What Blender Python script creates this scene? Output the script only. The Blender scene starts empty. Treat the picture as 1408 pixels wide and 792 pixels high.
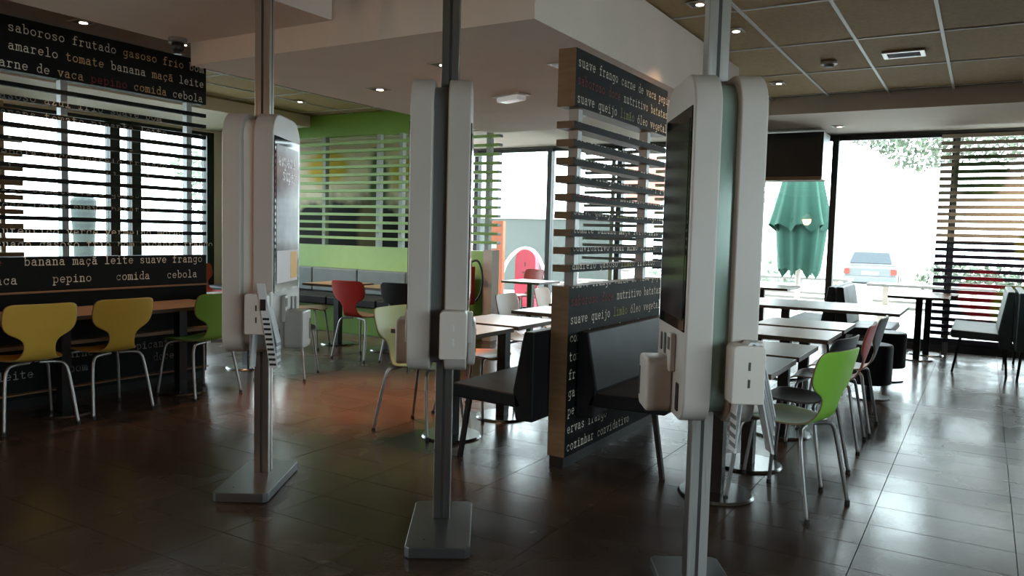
import bpy, bmesh, math, random
from math import sin, cos, pi, radians
from mathutils import Vector, Matrix
random.seed(7)
S = bpy.context.scene
COL = S.collection

# ------------------------------------------------------------------ camera
cam_d = bpy.data.cameras.new('camera'); cam = bpy.data.objects.new('camera', cam_d); COL.objects.link(cam)
cam_d.sensor_width = 36; cam_d.lens = 1079 / 1408 * 36; cam_d.clip_start = 0.05; cam_d.clip_end = 400
_x = (0.85618752, 0.5160295, 0.02562185); _y = (-0.05802944, 0.04676765, 0.99721882); _z = (0.51339605, -0.85529313, 0.06998678)
cam.matrix_world = Matrix(((_x[0], _y[0], _z[0], 0), (_x[1], _y[1], _z[1], 0), (_x[2], _y[2], _z[2], 1.35), (0, 0, 0, 1)))
S.camera = cam

# ------------------------------------------------------------------ world, exposure
S.view_settings.view_transform = 'Standard'; S.view_settings.look = 'None'
S.view_settings.gamma = 1; S.view_settings.use_curve_mapping = False
S.view_settings.exposure = 0.35
W = bpy.data.worlds.new('sky'); S.world = W; W.use_nodes = True
bg = W.node_tree.nodes['Background']; bg.inputs[0].default_value = (0.86, 0.96, 1.0, 1); bg.inputs[1].default_value = 9.5
S.cycles.max_bounces = 10; S.cycles.diffuse_bounces = 5; S.cycles.glossy_bounces = 4
S.cycles.transparent_max_bounces = 16; S.cycles.sample_clamp_indirect = 6
S.cycles.use_denoising = True
S.cycles.caustics_reflective = False; S.cycles.caustics_refractive = False

def portal(loc, rot, sx, sy):
    l = bpy.data.lights.new('daylight_portal', 'AREA'); l.shape = 'RECTANGLE'; l.size = sx; l.size_y = sy
    l.cycles.is_portal = True
    o = bpy.data.objects.new('daylight_portal', l); COL.objects.link(o); o.location = loc; o.rotation_euler = rot
portal((-3.3, 11.6, 1.4), (radians(-90), 0, 0), 13.6, 2.9)
portal((-10.4, 2.3, 1.4), (0, radians(-90), 0), 2.9, 11.8)
portal((3.75, .9, 1.6), (0, radians(90), 0), 1.6, 4.8)

# ------------------------------------------------------------------ materials
MC = {}
def mat(name, col, rough=.5, metal=0, spec=.5, var=0, scale=8, bump=0, bscale=40, emit=None, es=0, stretch=None, rnd=0, coat=0, ior=1.5):
    if name in MC: return MC[name]
    m = bpy.data.materials.new(name); m.use_nodes = True; MC[name] = m
    nt = m.node_tree; N = nt.nodes; L = nt.links; b = N['Principled BSDF']
    b.inputs['Base Color'].default_value = (*col, 1); b.inputs['Roughness'].default_value = rough
    b.inputs['Metallic'].default_value = metal; b.inputs['Specular IOR Level'].default_value = spec
    b.inputs['Coat Weight'].default_value = coat; b.inputs['IOR'].default_value = ior
    if emit: b.inputs['Emission Color'].default_value = (*emit, 1); b.inputs['Emission Strength'].default_value = es
    if var or bump:
        tc = N.new('ShaderNodeTexCoord'); mp = N.new('ShaderNodeMapping'); L.new(tc.outputs['Object'], mp.inputs[0])
        if stretch: mp.inputs['Scale'].default_value = stretch
    if var:
        n = N.new('ShaderNodeTexNoise'); n.inputs['Scale'].default_value = scale; n.inputs['Detail'].default_value = 5
        L.new(mp.outputs[0], n.inputs[0])
        r = N.new('ShaderNodeMapRange'); r.inputs[1].default_value = .3; r.inputs[2].default_value = .7
        r.inputs[3].default_value = 1 - var; r.inputs[4].default_value = 1 + var
        L.new(n.outputs[0], r.inputs[0])
        fac = r.outputs[0]
        if rnd:
            oi = N.new('ShaderNodeObjectInfo'); r2 = N.new('ShaderNodeMapRange'); r2.inputs[3].default_value = 1 - rnd; r2.inputs[4].default_value = 1 + rnd
            L.new(oi.outputs['Random'], r2.inputs[0]); mm = N.new('ShaderNodeMath'); mm.operation = 'MULTIPLY'
            L.new(fac, mm.inputs[0]); L.new(r2.outputs[0], mm.inputs[1]); fac = mm.outputs[0]
        vm = N.new('ShaderNodeVectorMath'); vm.operation = 'SCALE'; vm.inputs[0].default_value = col
        L.new(fac, vm.inputs['Scale']); L.new(vm.outputs[0], b.inputs['Base Color'])
        rr_ = N.new('ShaderNodeMapRange'); rr_.inputs[3].default_value = max(0, rough - .06); rr_.inputs[4].default_value = min(1, rough + .08)
        L.new(n.outputs[0], rr_.inputs[0]); L.new(rr_.outputs[0], b.inputs['Roughness'])
    if bump:
        n2 = N.new('ShaderNodeTexNoise'); n2.inputs['Scale'].default_value = bscale; n2.inputs['Detail'].default_value = 4
        L.new(mp.outputs[0], n2.inputs[0]); bp = N.new('ShaderNodeBump'); bp.inputs['Strength'].default_value = bump; bp.inputs['Distance'].default_value = .01
        L.new(n2.outputs[0], bp.inputs['Height']); L.new(bp.outputs[0], b.inputs['Normal'])
    return m
def glass_mat(name, tint, refl=.06):
    m = bpy.data.materials.new(name); m.use_nodes = True; MC[name] = m
    nt = m.node_tree; N = nt.nodes; L = nt.links; N.remove(N['Principled BSDF']); out = N['Material Output']
    t = N.new('ShaderNodeBsdfTransparent'); t.inputs[0].default_value = (*tint, 1)
    g = N.new('ShaderNodeBsdfGlossy'); g.inputs['Roughness'].default_value = .02
    f = N.new('ShaderNodeFresnel'); f.inputs[0].default_value = 1.35; mx = N.new('ShaderNodeMixShader')
    L.new(f.outputs[0], mx.inputs[0]); L.new(t.outputs[0], mx.inputs[1]); L.new(g.outputs[0], mx.inputs[2]); L.new(mx.outputs[0], out.inputs[0])
    return m

def wet_floor():
    m = mat('floor_tile', (.056, .036, .026), .3, ior=1.36, var=.12, scale=5, bump=.04, bscale=60, rnd=.12)
    nt = m.node_tree; N = nt.nodes; L = nt.links; b = N['Principled BSDF']
    g = N.new('ShaderNodeNewGeometry'); n = N.new('ShaderNodeTexNoise'); n.inputs['Scale'].default_value = 1.3; n.inputs['Detail'].default_value = 3
    L.new(g.outputs['Position'], n.inputs[0])
    r = N.new('ShaderNodeMapRange'); r.inputs[1].default_value = .38; r.inputs[2].default_value = .66; r.inputs[3].default_value = .18; r.inputs[4].default_value = .33
    L.new(n.outputs[0], r.inputs[0]); L.new(r.outputs[0], b.inputs['Roughness'])
    return m
FLOOR = wet_floor()
GROUT = mat('grout', (.03, .028, .026), .6)
CEILP = mat('ceiling_panel_brown', (.42, .30, .15), .85, var=.10, scale=30, bump=.3, bscale=90, rnd=.06)
GRID = mat('ceiling_grid', (.62, .62, .60), .5)
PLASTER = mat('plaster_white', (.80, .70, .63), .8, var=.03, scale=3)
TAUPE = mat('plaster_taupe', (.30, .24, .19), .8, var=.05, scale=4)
WALLP = mat('wall_paint', (.30, .29, .28), .8, var=.04, scale=3)
DARKW = mat('dark_panel', (.035, .035, .037), .5, var=.1, scale=5)
BLACKP = mat('black_print', (.005, .006, .006), .6, spec=.12, var=.15, scale=20)
WOODEND = mat('wood_edge', (.19, .105, .05), .5, var=.15, scale=10, stretch=(1, 1, 8))
WOODLT = mat('wood_edge_oak', (.30, .21, .11), .5, var=.12, scale=10, stretch=(8, 8, 1))
POSTG = mat('post_grey', (.30, .31, .31), .35, metal=.5)
FRAME = mat('window_frame', (.025, .03, .033), .4, metal=.3)
GLASS = glass_mat('window_glass', (.93, .97, .97))
GREEN = mat('green_laminate', (.22, .42, .07), .4, var=.03)
GREENL = mat('green_slat', (.38, .62, .20), .4, var=.03)
STEEL = mat('brushed_steel', (.45, .44, .42), .28, metal=1, bump=.05, bscale=120, stretch=(1, 1, .05))
STEELD = mat('dark_groove', (.03, .03, .03), .4)
ALU = mat('kiosk_base_metal', (.17, .175, .18), .34, metal=.85)
KWHITE = mat('kiosk_white', (.50, .47, .44), .38, var=.02)
KPLAST = mat('kiosk_plastic', (.58, .54, .50), .35)
SPINE = mat('kiosk_spine', (.16, .165, .165), .35, metal=.4)
SPINEG = mat('kiosk_spine_glass', (.32, .42, .37), .15, metal=.3)
BEZEL = mat('black_glass', (.008, .009, .010), .05, ior=1.14)
BLK = mat('black_plastic', (.012, .012, .013), .4)
PAPER = mat('paper_white', (.62, .64, .66), .6)
CARD = mat('card_grey', (.16, .165, .17), .5)
LEATHER = mat('black_leather', (.009, .010, .012), .5, spec=.2, var=.12, scale=6, bump=.12, bscale=150)
TEALL = mat('teal_leather', (.035, .06, .065), .4, var=.12, scale=6, bump=.12, bscale=150)
BENCHB = mat('blue_grey_upholstery', (.16, .21, .23), .5, var=.08, bump=.1, bscale=120)
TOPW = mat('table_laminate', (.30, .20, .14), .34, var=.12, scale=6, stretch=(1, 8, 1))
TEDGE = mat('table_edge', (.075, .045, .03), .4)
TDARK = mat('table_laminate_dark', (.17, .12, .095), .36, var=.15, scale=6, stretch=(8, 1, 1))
IRON = mat('black_iron', (.012, .012, .013), .35, metal=.2)
CHROME = mat('chrome', (.22, .22, .22), .25, metal=1)
RUBBER = mat('rubber', (.01, .01, .01), .7)
PLY = mat('plywood_edge', (.22, .13, .07), .6)
RIMD = mat('dark_rim', (.05, .035, .025), .5)
CH = dict(yellow=(.60, .38, .06), green=(.20, .42, .07), lime=(.24, .52, .06), red=(.46, .03, .022), black=(.014, .015, .017), white=(.55, .52, .49), orange=(.55, .24, .02), wood=(.26, .15, .09), pale=(.26, .36, .19), mauve=(.20, .10, .10))
def cm(k): return mat('chair_' + k, CH[k], .42, spec=.35, var=.04, scale=6)

# ------------------------------------------------------------------ mesh helpers
class MB:
    def __init__(s): s.bm = bmesh.new()
    def face(s, vs, mi=0, sm=False):
        try:
            f = s.bm.faces.new(vs); f.material_index = mi; f.smooth = sm; return f
        except ValueError: return None
    def box(s, x0, x1, y0, y1, z0, z1, mi=0, mats=None):
        v = [s.bm.verts.new(p) for p in ((x0, y0, z0), (x1, y0, z0), (x1, y1, z0), (x0, y1, z0), (x0, y0, z1), (x1, y0, z1), (x1, y1, z1), (x0, y1, z1))]
        fs = ((3, 2, 1, 0), (4, 5, 6, 7), (0, 1, 5, 4), (1, 2, 6, 5), (2, 3, 7, 6), (3, 0, 4, 7))   # bottom top -y +x +y -x
        for i, f in enumerate(fs): s.face([v[k] for k in f], mats[i] if mats else mi)
        return s
    def prism(s, pts, fn, a, b, mi=0, mcap=None):
        # pts 2d outline; fn(p, t)->3d
        A = [s.bm.verts.new(fn(p, a)) for p in pts]; B = [s.bm.verts.new(fn(p, b)) for p in pts]; n = len(pts)
        for i in range(n): s.face([A[i], A[(i + 1) % n], B[(i + 1) % n], B[i]], mi, n > 12)
        s.face(A[::-1], mi if mcap is None else mcap); s.face(B, mi if mcap is None else mcap)
        for V in (A, B):
            for i in range(n):
                e = s.bm.edges.get((V[i], V[(i + 1) % n]))
                if e: e.smooth = False
        return s
    def cyl(s, c, r, z0, z1, n=20, mi=0, r2=None):
        r2 = r if r2 is None else r2
        A = [s.bm.verts.new((c[0] + r * cos(2 * pi * i / n), c[1] + r * sin(2 * pi * i / n), z0)) for i in range(n)]
        B = [s.bm.verts.new((c[0] + r2 * cos(2 * pi * i / n), c[1] + r2 * sin(2 * pi * i / n), z1)) for i in range(n)]
        for i in range(n): s.face([A[i], A[(i + 1) % n], B[(i + 1) % n], B[i]], mi, True)
        s.face(A[::-1], mi); s.face(B, mi)
        for V in (A, B):
            for i in range(n):
                e = s.bm.edges.get((V[i], V[(i + 1) % n]))
                if e: e.smooth = False
        return s
    def tube(s, pts, r, n=8, mi=0, smooth=2):
        P = [Vector(p) for p in pts]
        for _ in range(smooth):
            Q = [P[0]]
            for i in range(len(P) - 1): Q += [P[i].lerp(P[i + 1], .25), P[i].lerp(P[i + 1], .75)]
            P = Q + [P[-1]]
        rings = []; up = Vector((0.13, 0.31, 0.94))
        for i, p in enumerate(P):
            d = (P[min(i + 1, len(P) - 1)] - P[max(i - 1, 0)]).normalized()
            if abs(d.dot(up)) > .97: a = d.cross(Vector((1, 0, 0))).normalized() if i == 0 else a0
            else: a = d.cross(up).normalized()
            if i > 0:
                a = (a0 - d * a0.dot(d)).normalized()
            a0 = a; b = d.cross(a)
            rings.append([s.bm.verts.new(p + (a * cos(2 * pi * k / n) + b * sin(2 * pi * k / n)) * r) for k in range(n)])
        for i in range(len(rings) - 1):
            for k in range(n): s.face([rings[i][k], rings[i][(k + 1) % n], rings[i + 1][(k + 1) % n], rings[i + 1][k]], mi, True)
        s.face(rings[0][::-1], mi); s.face(rings[-1], mi); return s
    def sphere(s, c, r, sx=1, sy=1, sz=1, n=12, mi=0):
        bmesh.ops.create_icosphere(s.bm, subdivisions=2, radius=r, matrix=Matrix.Translation(c) @ Matrix.Diagonal((sx, sy, sz, 1)))
        return s
    def mesh(s, name):
        me = bpy.data.meshes.new(name); bmesh.ops.recalc_face_normals(s.bm, faces=s.bm.faces[:]); s.bm.to_mesh(me); s.bm.free(); return me
    def build(s, name, mats, parent=None, bevel=0, seg=2, label=None, loc=None, rz=0):
        me = s.mesh(name)
        for m in (mats if isinstance(mats, (list, tuple)) else [mats]): me.materials.append(m)
        return link(name, me, parent, bevel, seg, label, loc, rz)
def link(name, me, parent=None, bevel=0, seg=2, label=None, loc=None, rz=0):
    o = bpy.data.objects.new(name, me); COL.objects.link(o); o.parent = parent
    if bevel:
        b = o.modifiers.new('bevel', 'BEVEL'); b.width = bevel; b.segments = seg; b.limit_method = 'ANGLE'; b.angle_limit = radians(50); b.harden_normals = True
    if label: o['label'] = label
    if loc: o.location = loc
    if rz: o.rotation_euler = (0, 0, rz)
    return o
def tag(o, label, cat, group=None, kind=None):
    o['label'] = label; o['category'] = cat
    if group: o['group'] = group
    if kind: o['kind'] = kind
    return o
def thing(name, label, cat, loc=(0, 0, 0), rz=0, group=None):
    o = bpy.data.objects.new(name, None); COL.objects.link(o); o.empty_display_size = .1
    o.location = loc; o.rotation_euler = (0, 0, rz); return tag(o, label, cat, group)
def struct(name, loc=(0, 0, 0)):
    o = bpy.data.objects.new(name, None); COL.objects.link(o); o.location = loc; o['kind'] = 'structure'; return o
def structm(name, mb, m, label=None):
    o = mb.build(name, m); o['kind'] = 'structure'
    if label: o['label'] = label
    return o
def dup(root, loc, rz, label=None, group=None):
    r = root.copy(); COL.objects.link(r); r.location = loc; r.rotation_euler = (0, 0, rz)
    if label: r['label'] = label
    if group: r['group'] = group
    for ch in list(root.children):
        c = ch.copy(); COL.objects.link(c); c.parent = r
        for g in list(ch.children):
            d = g.copy(); COL.objects.link(d); d.parent = c
    return r
def rr(x0, x1, z0, z1, rt, rb, n=6):
    pts = []
    for cx, cz, r, a0 in ((x1 - rb, z0 + rb, rb, -90), (x1 - rt, z1 - rt, rt, 0), (x0 + rt, z1 - rt, rt, 90), (x0 + rb, z0 + rb, rb, 180)):
        for i in range(n + 1):
            a = radians(a0 + 90 * i / n); pts.append((cx + r * cos(a), cz + r * sin(a)))
    return pts
fYZ = lambda p, t: (t, p[0], p[1])
fXZ = lambda p, t: (p[0], t, p[1])
fXY = lambda p, t: (p[0], p[1], t)

# ------------------------------------------------------------------ typewriter lettering
def arc(cx, cy, rx, ry, a0=0, a1=360, n=14): return [(cx + rx * cos(radians(a0 + (a1 - a0) * i / n)), cy + ry * sin(radians(a0 + (a1 - a0) * i / n))) for i in range(n + 1)]
_a = [[(1.2, 4.2), (2, 5), (3.3, 5), (4.2, 4.2), (4.2, 0), (5.3, 0)], [(4.2, 3), (2.3, 3), (1, 2.3), (.8, 1.2), (1.5, .1), (2.8, 0), (4.2, 1)]]
_c = [arc(3, 2.5, 2, 2.5, 40, 320), [(4.7, 5), (4.7, 3.6)]]
_o = [arc(3, 2.5, 2.2, 2.5)]
_dot = [(2.8, 6.7), (3.1, 7.0)]
GL = {
 'a': _a, 'b': [[(.3, 8), (1.3, 8), (1.3, 0)], arc(3.2, 2.5, 1.9, 2.5)], 'c': _c,
 'd': [[(3.5, 8), (4.7, 8), (4.7, 0), (5.6, 0)], arc(2.8, 2.5, 1.9, 2.5)], 'e': [[(1, 2.6), (5, 2.6)], arc(3, 2.5, 2.1, 2.5, 0, 315)],
 'f': [[(5, 7.5), (4, 8), (2.8, 7.6), (2.4, 6.6), (2.4, 0)], [(1, 5), (4.4, 5)], [(1, 0), (4.2, 0)]],
 'g': [arc(2.8, 2.6, 1.8, 2.3), [(5.5, 5), (4.6, 5), (4.6, -1.2), (3.6, -2.4), (1.4, -2.4)]],
 'h': [[(.5, 8), (1.4, 8), (1.4, 0)], [(.5, 0), (2.4, 0)], [(1.4, 4), (2.4, 5), (3.8, 5), (4.5, 4.2), (4.5, 0)], [(3.6, 0), (5.4, 0)]],
 'i': [[(1.4, 5), (3, 5), (3, 0)], [(1, 0), (5, 0)], _dot], 'j': [[(2, 5), (3.8, 5), (3.8, -1.4), (3, -2.4), (1, -2.4)], [(3.6, 6.7), (3.9, 7)]],
 'l': [[(1.6, 8), (3, 8), (3, 0)], [(1, 0), (5, 0)]],
 'm': [[(.1, 5), (1, 5), (1, 0)], [(.2, 0), (1.8, 0)], [(1, 4.2), (1.8, 5), (2.6, 5), (3.05, 4.3), (3.05, 0)], [(3.05, 4.2), (3.8, 5), (4.6, 5), (5.1, 4.3), (5.1, 0)], [(4.5, 0), (5.9, 0)]],
 'n': [[(.5, 5), (1.4, 5), (1.4, 0)], [(.5, 0), (2.4, 0)], [(1.4, 4), (2.4, 5), (3.8, 5), (4.5, 4.2), (4.5, 0)], [(3.6, 0), (5.4, 0)]],
 'o': _o, 'p': [[(.4, 5), (1.3, 5), (1.3, -2.5)], [(.4, -2.5), (2.6, -2.5)], arc(3.2, 2.5, 1.9, 2.5)],
 'q': [[(5.6, 5), (4.7, 5), (4.7, -2.5)], [(3.4, -2.5), (5.6, -2.5)], arc(2.8, 2.5, 1.9, 2.5)],
 'r': [[(.8, 5), (2, 5), (2, 0)], [(.8, 0), (3.8, 0)], [(2, 3.8), (3, 5), (4.4, 5), (5, 4.3)]],
 's': [[(4.6, 3.9), (4.4, 4.8), (3, 5), (1.6, 4.7), (1.3, 3.8), (2, 3), (4, 2.2), (4.8, 1.3), (4.2, .2), (3, 0), (1.6, .2), (1.2, 1.1)]],
 't': [[(2.2, 7), (2.2, 1), (2.9, 0), (4, 0), (4.8, .5)], [(.9, 5), (4.4, 5)]],
 'u': [[(.5, 5), (1.4, 5), (1.4, .9), (2.2, 0), (3.4, 0), (4.5, 1)], [(3.6, 5), (4.5, 5), (4.5, 0), (5.4, 0)]],
 'v': [[(1.1, 5), (3, 0), (4.9, 5)], [(.3, 5), (2, 5)], [(4, 5), (5.7, 5)]],
 'z': [[(1.2, 4), (1.2, 5), (4.6, 5), (1.2, 0), (4.8, 0), (4.8, 1)]],
 'x': [[(1.1, 5), (4.9, 0)], [(4.9, 5), (1.1, 0)]],
 'ç': _c + [[(3, 0), (3.4, -1), (2.4, -2)]], 'ã': _a + [[(1.2, 6.3), (2, 7), (3.3, 6.4), (4.2, 7.1)]], 'ó': _o + [[(2.8, 6.2), (4, 7.6)]], 'á': _a + [[(2.6, 6.2), (3.8, 7.6)]],
}
def lettering(runs, fn, u, adv, zc=None, stroke=.8):
    """runs: (text, x0, z0); u = size of one glyph unit; fn(x, z) -> 3d; zc = (z0, z1) keeps only what is printed between"""
    bm = bmesh.new()
    for text, x0, z0 in runs:
        for i, chh in enumerate(text):
            for pl in GL.get(chh, ()):
                P = [Vector((x0 + i * adv + p[0] * u, z0 + p[1] * u)) for p in pl]; h = stroke * u / 2
                for a, b in zip(P, P[1:]):
                    d = b - a
                    if d.length < 1e-9: continue
                    d = d.normalized(); n = Vector((-d.y, d.x)) * h; e = d * h * .8
                    q = [a - e + n, a - e - n, b + e - n, b + e + n]
                    if zc:
                        if max(k.y for k in q) <= zc[0] or min(k.y for k in q) >= zc[1]: continue
                    bm.faces.new([bm.verts.new((k.x, 0, k.y)) for k in q])
    if zc:
        for zz, nrm in ((zc[0], (0, 0, -1)), (zc[1], (0, 0, 1))):
            g = bm.verts[:] + bm.edges[:] + bm.faces[:]
            if g: bmesh.ops.bisect_plane(bm, geom=g, plane_co=(0, 0, zz), plane_no=nrm, clear_outer=True)
    if not bm.faces: bm.free(); return None
    for v in bm.verts: v.co = fn(v.co.x, v.co.z)
    me = bpy.data.meshes.new('lettering'); bm.to_mesh(me); bm.free(); return me
INK = {'c': mat('ink_cream', (.95, .88, .74), .6), 'y': mat('ink_gold', (.85, .58, .28), .6), 'r': mat('ink_red', (.30, .03, .03), .6),
       'o': mat('ink_olive', (.34, .33, .06), .6), 'd': mat('ink_dim', (.30, .29, .26), .6)}
def write(words, fn, u, adv, parent, zc=None):
    by = {}
    for text, x0, z0, ink in words: by.setdefault(ink, []).append((text, x0, z0))
    for ink, runs in by.items():
        me = lettering(runs, fn, u, adv, zc)
        if me: me.materials.append(INK[ink]); link('lettering', me, parent)

# ================================================================== SETTING
XL, XR, YF, YB = -10.1, 3.5, -3.5, 11.3
# floor : slab + tiles
fl = structm('floor', MB().box(XL - .2, XR + .2, YF - .2, YB + .15, -.2, -.006), GROUT)
tm = MB().box(-.298, .298, -.148, .148, -.005, 0).mesh('tile'); tm.materials.append(FLOOR)
R_ = cam.matrix_world.to_3x3().transposed()
def view(p):
    v = R_ @ (Vector(p) - Vector((0, 0, 1.35)))
    if v.z > -.3: return None
    return (704 + 1079 * v.x / -v.z, 396 - 1079 * v.y / -v.z)
cells = []
for i in range(-17, 7):
    for j in range(-13, 40):
        x, y = -.406 + .3 + i * .6 - .0, 3.453 + .15 + (j - 1) * .3
        if x - .3 < XL or x + .3 > XR or y - .15 < YF or y + .15 > YB: continue
        v = view((x, y, 0)); vis = v is not None and -60 < v[0] < 1470 and v[1] < 860
        cells.append((not vis, x * x + y * y, x, y))
cells.sort()
rest = MB()
for k, (nv, _, x, y) in enumerate(cells):
    if k < 300: link('tile', tm, fl, loc=(x, y, 0))
    else: rest.box(x - .298, x + .298, y - .148, y + .148, -.005, 0)
o = rest.build('tile_field', FLOOR, fl); o['kind'] = 'stuff'

# ceiling : white grid with brown panels at 2.94
ce = structm('ceiling', MB().box(XL - .2, XR + .2, YF - .2, 9.4, 2.965, 3.1), DARKW)
pm = MB().box(-.288, .288, -.573, .573, 2.944, 2.955).mesh('ceiling_panel'); pm.materials.append(CEILP)
gm = MB()
xs = [-.37 + .6 * i for i in range(-16, 7)]; ys = [5.61 + 1.17 * j for j in range(-4, 4)]
for x in xs: gm.box(x - .012, x + .012, 1.0, 9.32, 2.936, 2.952)
for y in ys: gm.box(XL, XR, y - .012, y + .012, 2.937, 2.951)
gb = gm.build('grid_bar', GRID, ce); gb['kind'] = 'stuff'
for x in xs[:-1]:
    for y in ys[:-1]:
        cx, cy = x + .3, y + .585
        if -4.7 < cx < -2.1 and 3.7 < cy < 7.3: continue
        link('ceiling_panel', pm, ce, loc=(cx, cy, 0))
# low plaster soffit, slab left of it, brown soffit over the left tables, beam before the windows
structm('trim_1', MB().box(-4.78, -2.05, 3.57, 7.4, 2.45, 2.93), PLASTER, 'low white plaster soffit over the middle of the room')
structm('trim_2', MB().box(-4.86, -3.45, -1.0, 3.56, 2.60, 2.93), PLASTER, 'white plaster ceiling slab at upper left')
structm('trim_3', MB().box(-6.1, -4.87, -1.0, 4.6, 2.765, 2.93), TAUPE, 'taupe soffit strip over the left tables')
structm('trim_4', MB().box(XL, XR, 9.33, YB, 2.77, 3.1), PLASTER, 'pale beam and soffit in front of the window wall')
structm('trim_8', MB().box(XL, -8.3, YF, 8.15, 2.77, 2.93), PLASTER, 'pale soffit along the left windows')
structm('trim_5', MB().box(-3.44, -2.05, -1, 3.56, 2.93, 2.935), PLASTER, 'white ceiling behind the downstand')
# walls
structm('wall_back', MB().box(XL, XR, YB, YB + .15, 2.74, 3.1).box(XL, XR, YB, YB + .15, -.2, .07), DARKW)
structm('wall_left', MB().box(XL - .15, XL, YF, YB + .15, 2.74, 3.1).box(XL - .15, XL, YF, 8.0, -.2, .42).box(XL - .15, XL, 7.95, 8.5, .42, 2.74).box(XL - .15, XL, 8.0, YB, -.2, .42), PLASTER)
structm('wall_right', MB().box(XR, XR + .15, YF, YB + .15, 2.6, 3.1).box(XR, XR + .15, YF, YB + .15, -.2, .3).box(XR, XR + .15, YF, -1.4, .3, 2.6).box(XR, XR + .15, 3.2, YB + .15, .3, 2.6).box(XR, XR + .15, -1.4, 3.2, .3, .9).box(XR, XR + .15, -1.4, 3.2, 2.3, 2.6), WALLP)
structm('wall_front', MB().box(XL, XR, YF - .15, YF, -.2, 3.1), DARKW)
# windows
def window_y(n, x0, x1, z0, z1, y, cols, label=None):
    w = struct('window_%d' % n)
    MB().box(x0, x1, y, y + .07, z0, z0 + .05).box(x0, x1, y, y + .07, z1 - .05, z1).build('window_frame', FRAME, w)
    cols = sorted(cols)
    for c in cols: MB().box(c - .04, c + .04, y - .03, y + .09, z0, z1).build('mullion', FRAME, w)
    for a, b in zip(cols, cols[1:]): MB().box(a + .04, b - .04, y + .03, y + .04, z0 + .05, z1 - .05).build('pane', GLASS, w)
window_y(1, XL, XR, .07, 2.74, YB + .02, [XL + .04, -9, -7.55, -6.13, -4.9, -3.7, -1.79, -.38, 1.0, 2.3, XR - .04])
def window_x(n, y0, y1, z0, z1, x, cols, wid=.04):
    w = struct('window_%d' % n)
    MB().box(x, x + .07, y0, y1, z0, z0 + .05).box(x, x + .07, y0, y1, z1 - .05, z1).build('window_frame', FRAME, w)
    for c in cols: MB().box(x - .03, x + .09, c - wid, c + wid, z0, z1).build('mullion', FRAME, w)
    for a, b in zip(cols, cols[1:]): MB().box(x + .03, x + .04, a + wid, b - wid, z0 + .05, z1 - .05).build('pane', GLASS, w)
window_x(2, YF, 7.95, .42, 2.74, XL - .1, [YF + .04, -2, 0, 2, 3.9, 6.37, 6.68, 7.9], .07)
window_x(4, 8.5, 11.2, .42, 2.74, XL - .1, [8.54, 9.8, 11.16])  # unseen window, opened to let light onto the mural
window_x(3, -1.4, 3.2, .9, 2.3, XR + .03, [-1.36, .9, 3.16])

# green slatted wall
gw = thing('green_partition', 'green wall with horizontal slats behind the red chairs', 'partition')
MB().box(XL, -5.62, 8.2, 8.3, 2.63, 2.935).build('top_panel', mat('green_deep', (.21, .42, .05), .5), gw)
MB().box(XL, -5.33, 8.19, 8.31, .76, 1.115).build('green_panel', GREENL, gw)
MB().box(XL, -5.33, 8.2, 8.3, 0, .76).build('lower_panel', GREEN, gw)
MB().box(-5.33, -5.2, 8.17, 8.33, 0, 1.13).build('end_post', PLASTER, gw)
for x in (-9.2, -8.1, -7.10, -6.71, -5.33):
    MB().box(x - .03, x + .03, 8.23, 8.30, 1.1, 2.8).build('post', mat('post_white', (.55, .58, .58), .4), gw)
sm_ = MB().box(XL, -5.13, 8.16, 8.24, -.018, .018, mats=(0, 0, 0, 1, 0, 0)).mesh('slat')
sm_.materials.append(GREENL); sm_.materials.append(POSTG)
for k in range(13): link('slat', sm_, gw, loc=(0, 0, 1.115 + .1085 * (k + 1)))
for k in range(13, 15):
    MB().box(-5.7, -5.13, 8.16, 8.24, 1.1 + .1085 * (k + 1), 1.13 + .1085 * (k + 1)).build('slat', GREENL, gw)
# mural behind the slats
def mural_mat():
    m = bpy.data.materials.new('mural_print'); m.use_nodes = True; N = m.node_tree.nodes; L = m.node_tree.links; b = N['Principled BSDF']
    tc = N.new('ShaderNodeTexCoord'); sp = N.new('ShaderNodeSeparateXYZ'); L.new(tc.outputs['Object'], sp.inputs[0])
    def blob(col, cx, cz, rx, rz, prev, soft=.25):
        mp = N.new('ShaderNodeMapping'); mp.inputs['Location'].default_value = (-cx / rx, 0, -cz / rz); mp.inputs['Scale'].default_value = (1 / rx, 0, 1 / rz)
        nz = N.new('ShaderNodeTexNoise'); nz.inputs['Scale'].default_value = 3; L.new(tc.outputs['Object'], nz.inputs[0])
        ad = N.new('ShaderNodeVectorMath'); ad.operation = 'MULTIPLY_ADD'; ad.inputs[1].default_value = (.6, .6, .6); L.new(nz.outputs[1], ad.inputs[0])
        L.new(tc.outputs['Object'], mp.inputs[0]); L.new(mp.outputs[0], ad.inputs[2])
        sb = N.new('ShaderNodeVectorMath'); sb.operation = 'SUBTRACT'; sb.inputs[1].default_value = (.3, .3, .3); L.new(ad.outputs[0], sb.inputs[0])
        ln = N.new('ShaderNodeVectorMath'); ln.operation = 'LENGTH'; L.new(sb.outputs[0], ln.inputs[0])
        r = N.new('ShaderNodeMapRange'); r.inputs[1].default_value = 1 + soft; r.inputs[2].default_value = 1 - soft; L.new(ln.outputs['Value'], r.inputs[0])
        mx = N.new('ShaderNodeMix'); mx.data_type = 'RGBA'; L.new(r.outputs[0], mx.inputs['Factor'])
        if isinstance(prev, tuple): mx.inputs[6].default_value = (*prev, 1)
        else: L.new(prev, mx.inputs[6])
        mx.inputs[7].default_value = (*col, 1); return mx.outputs[2]
    return m, b, L, blob
m, b, L, blob = mural_mat()
c = blob((.02, .02, .02), -8.6, .8, 2.6, 1.05, (.72, .64, .47), .12)
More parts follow.
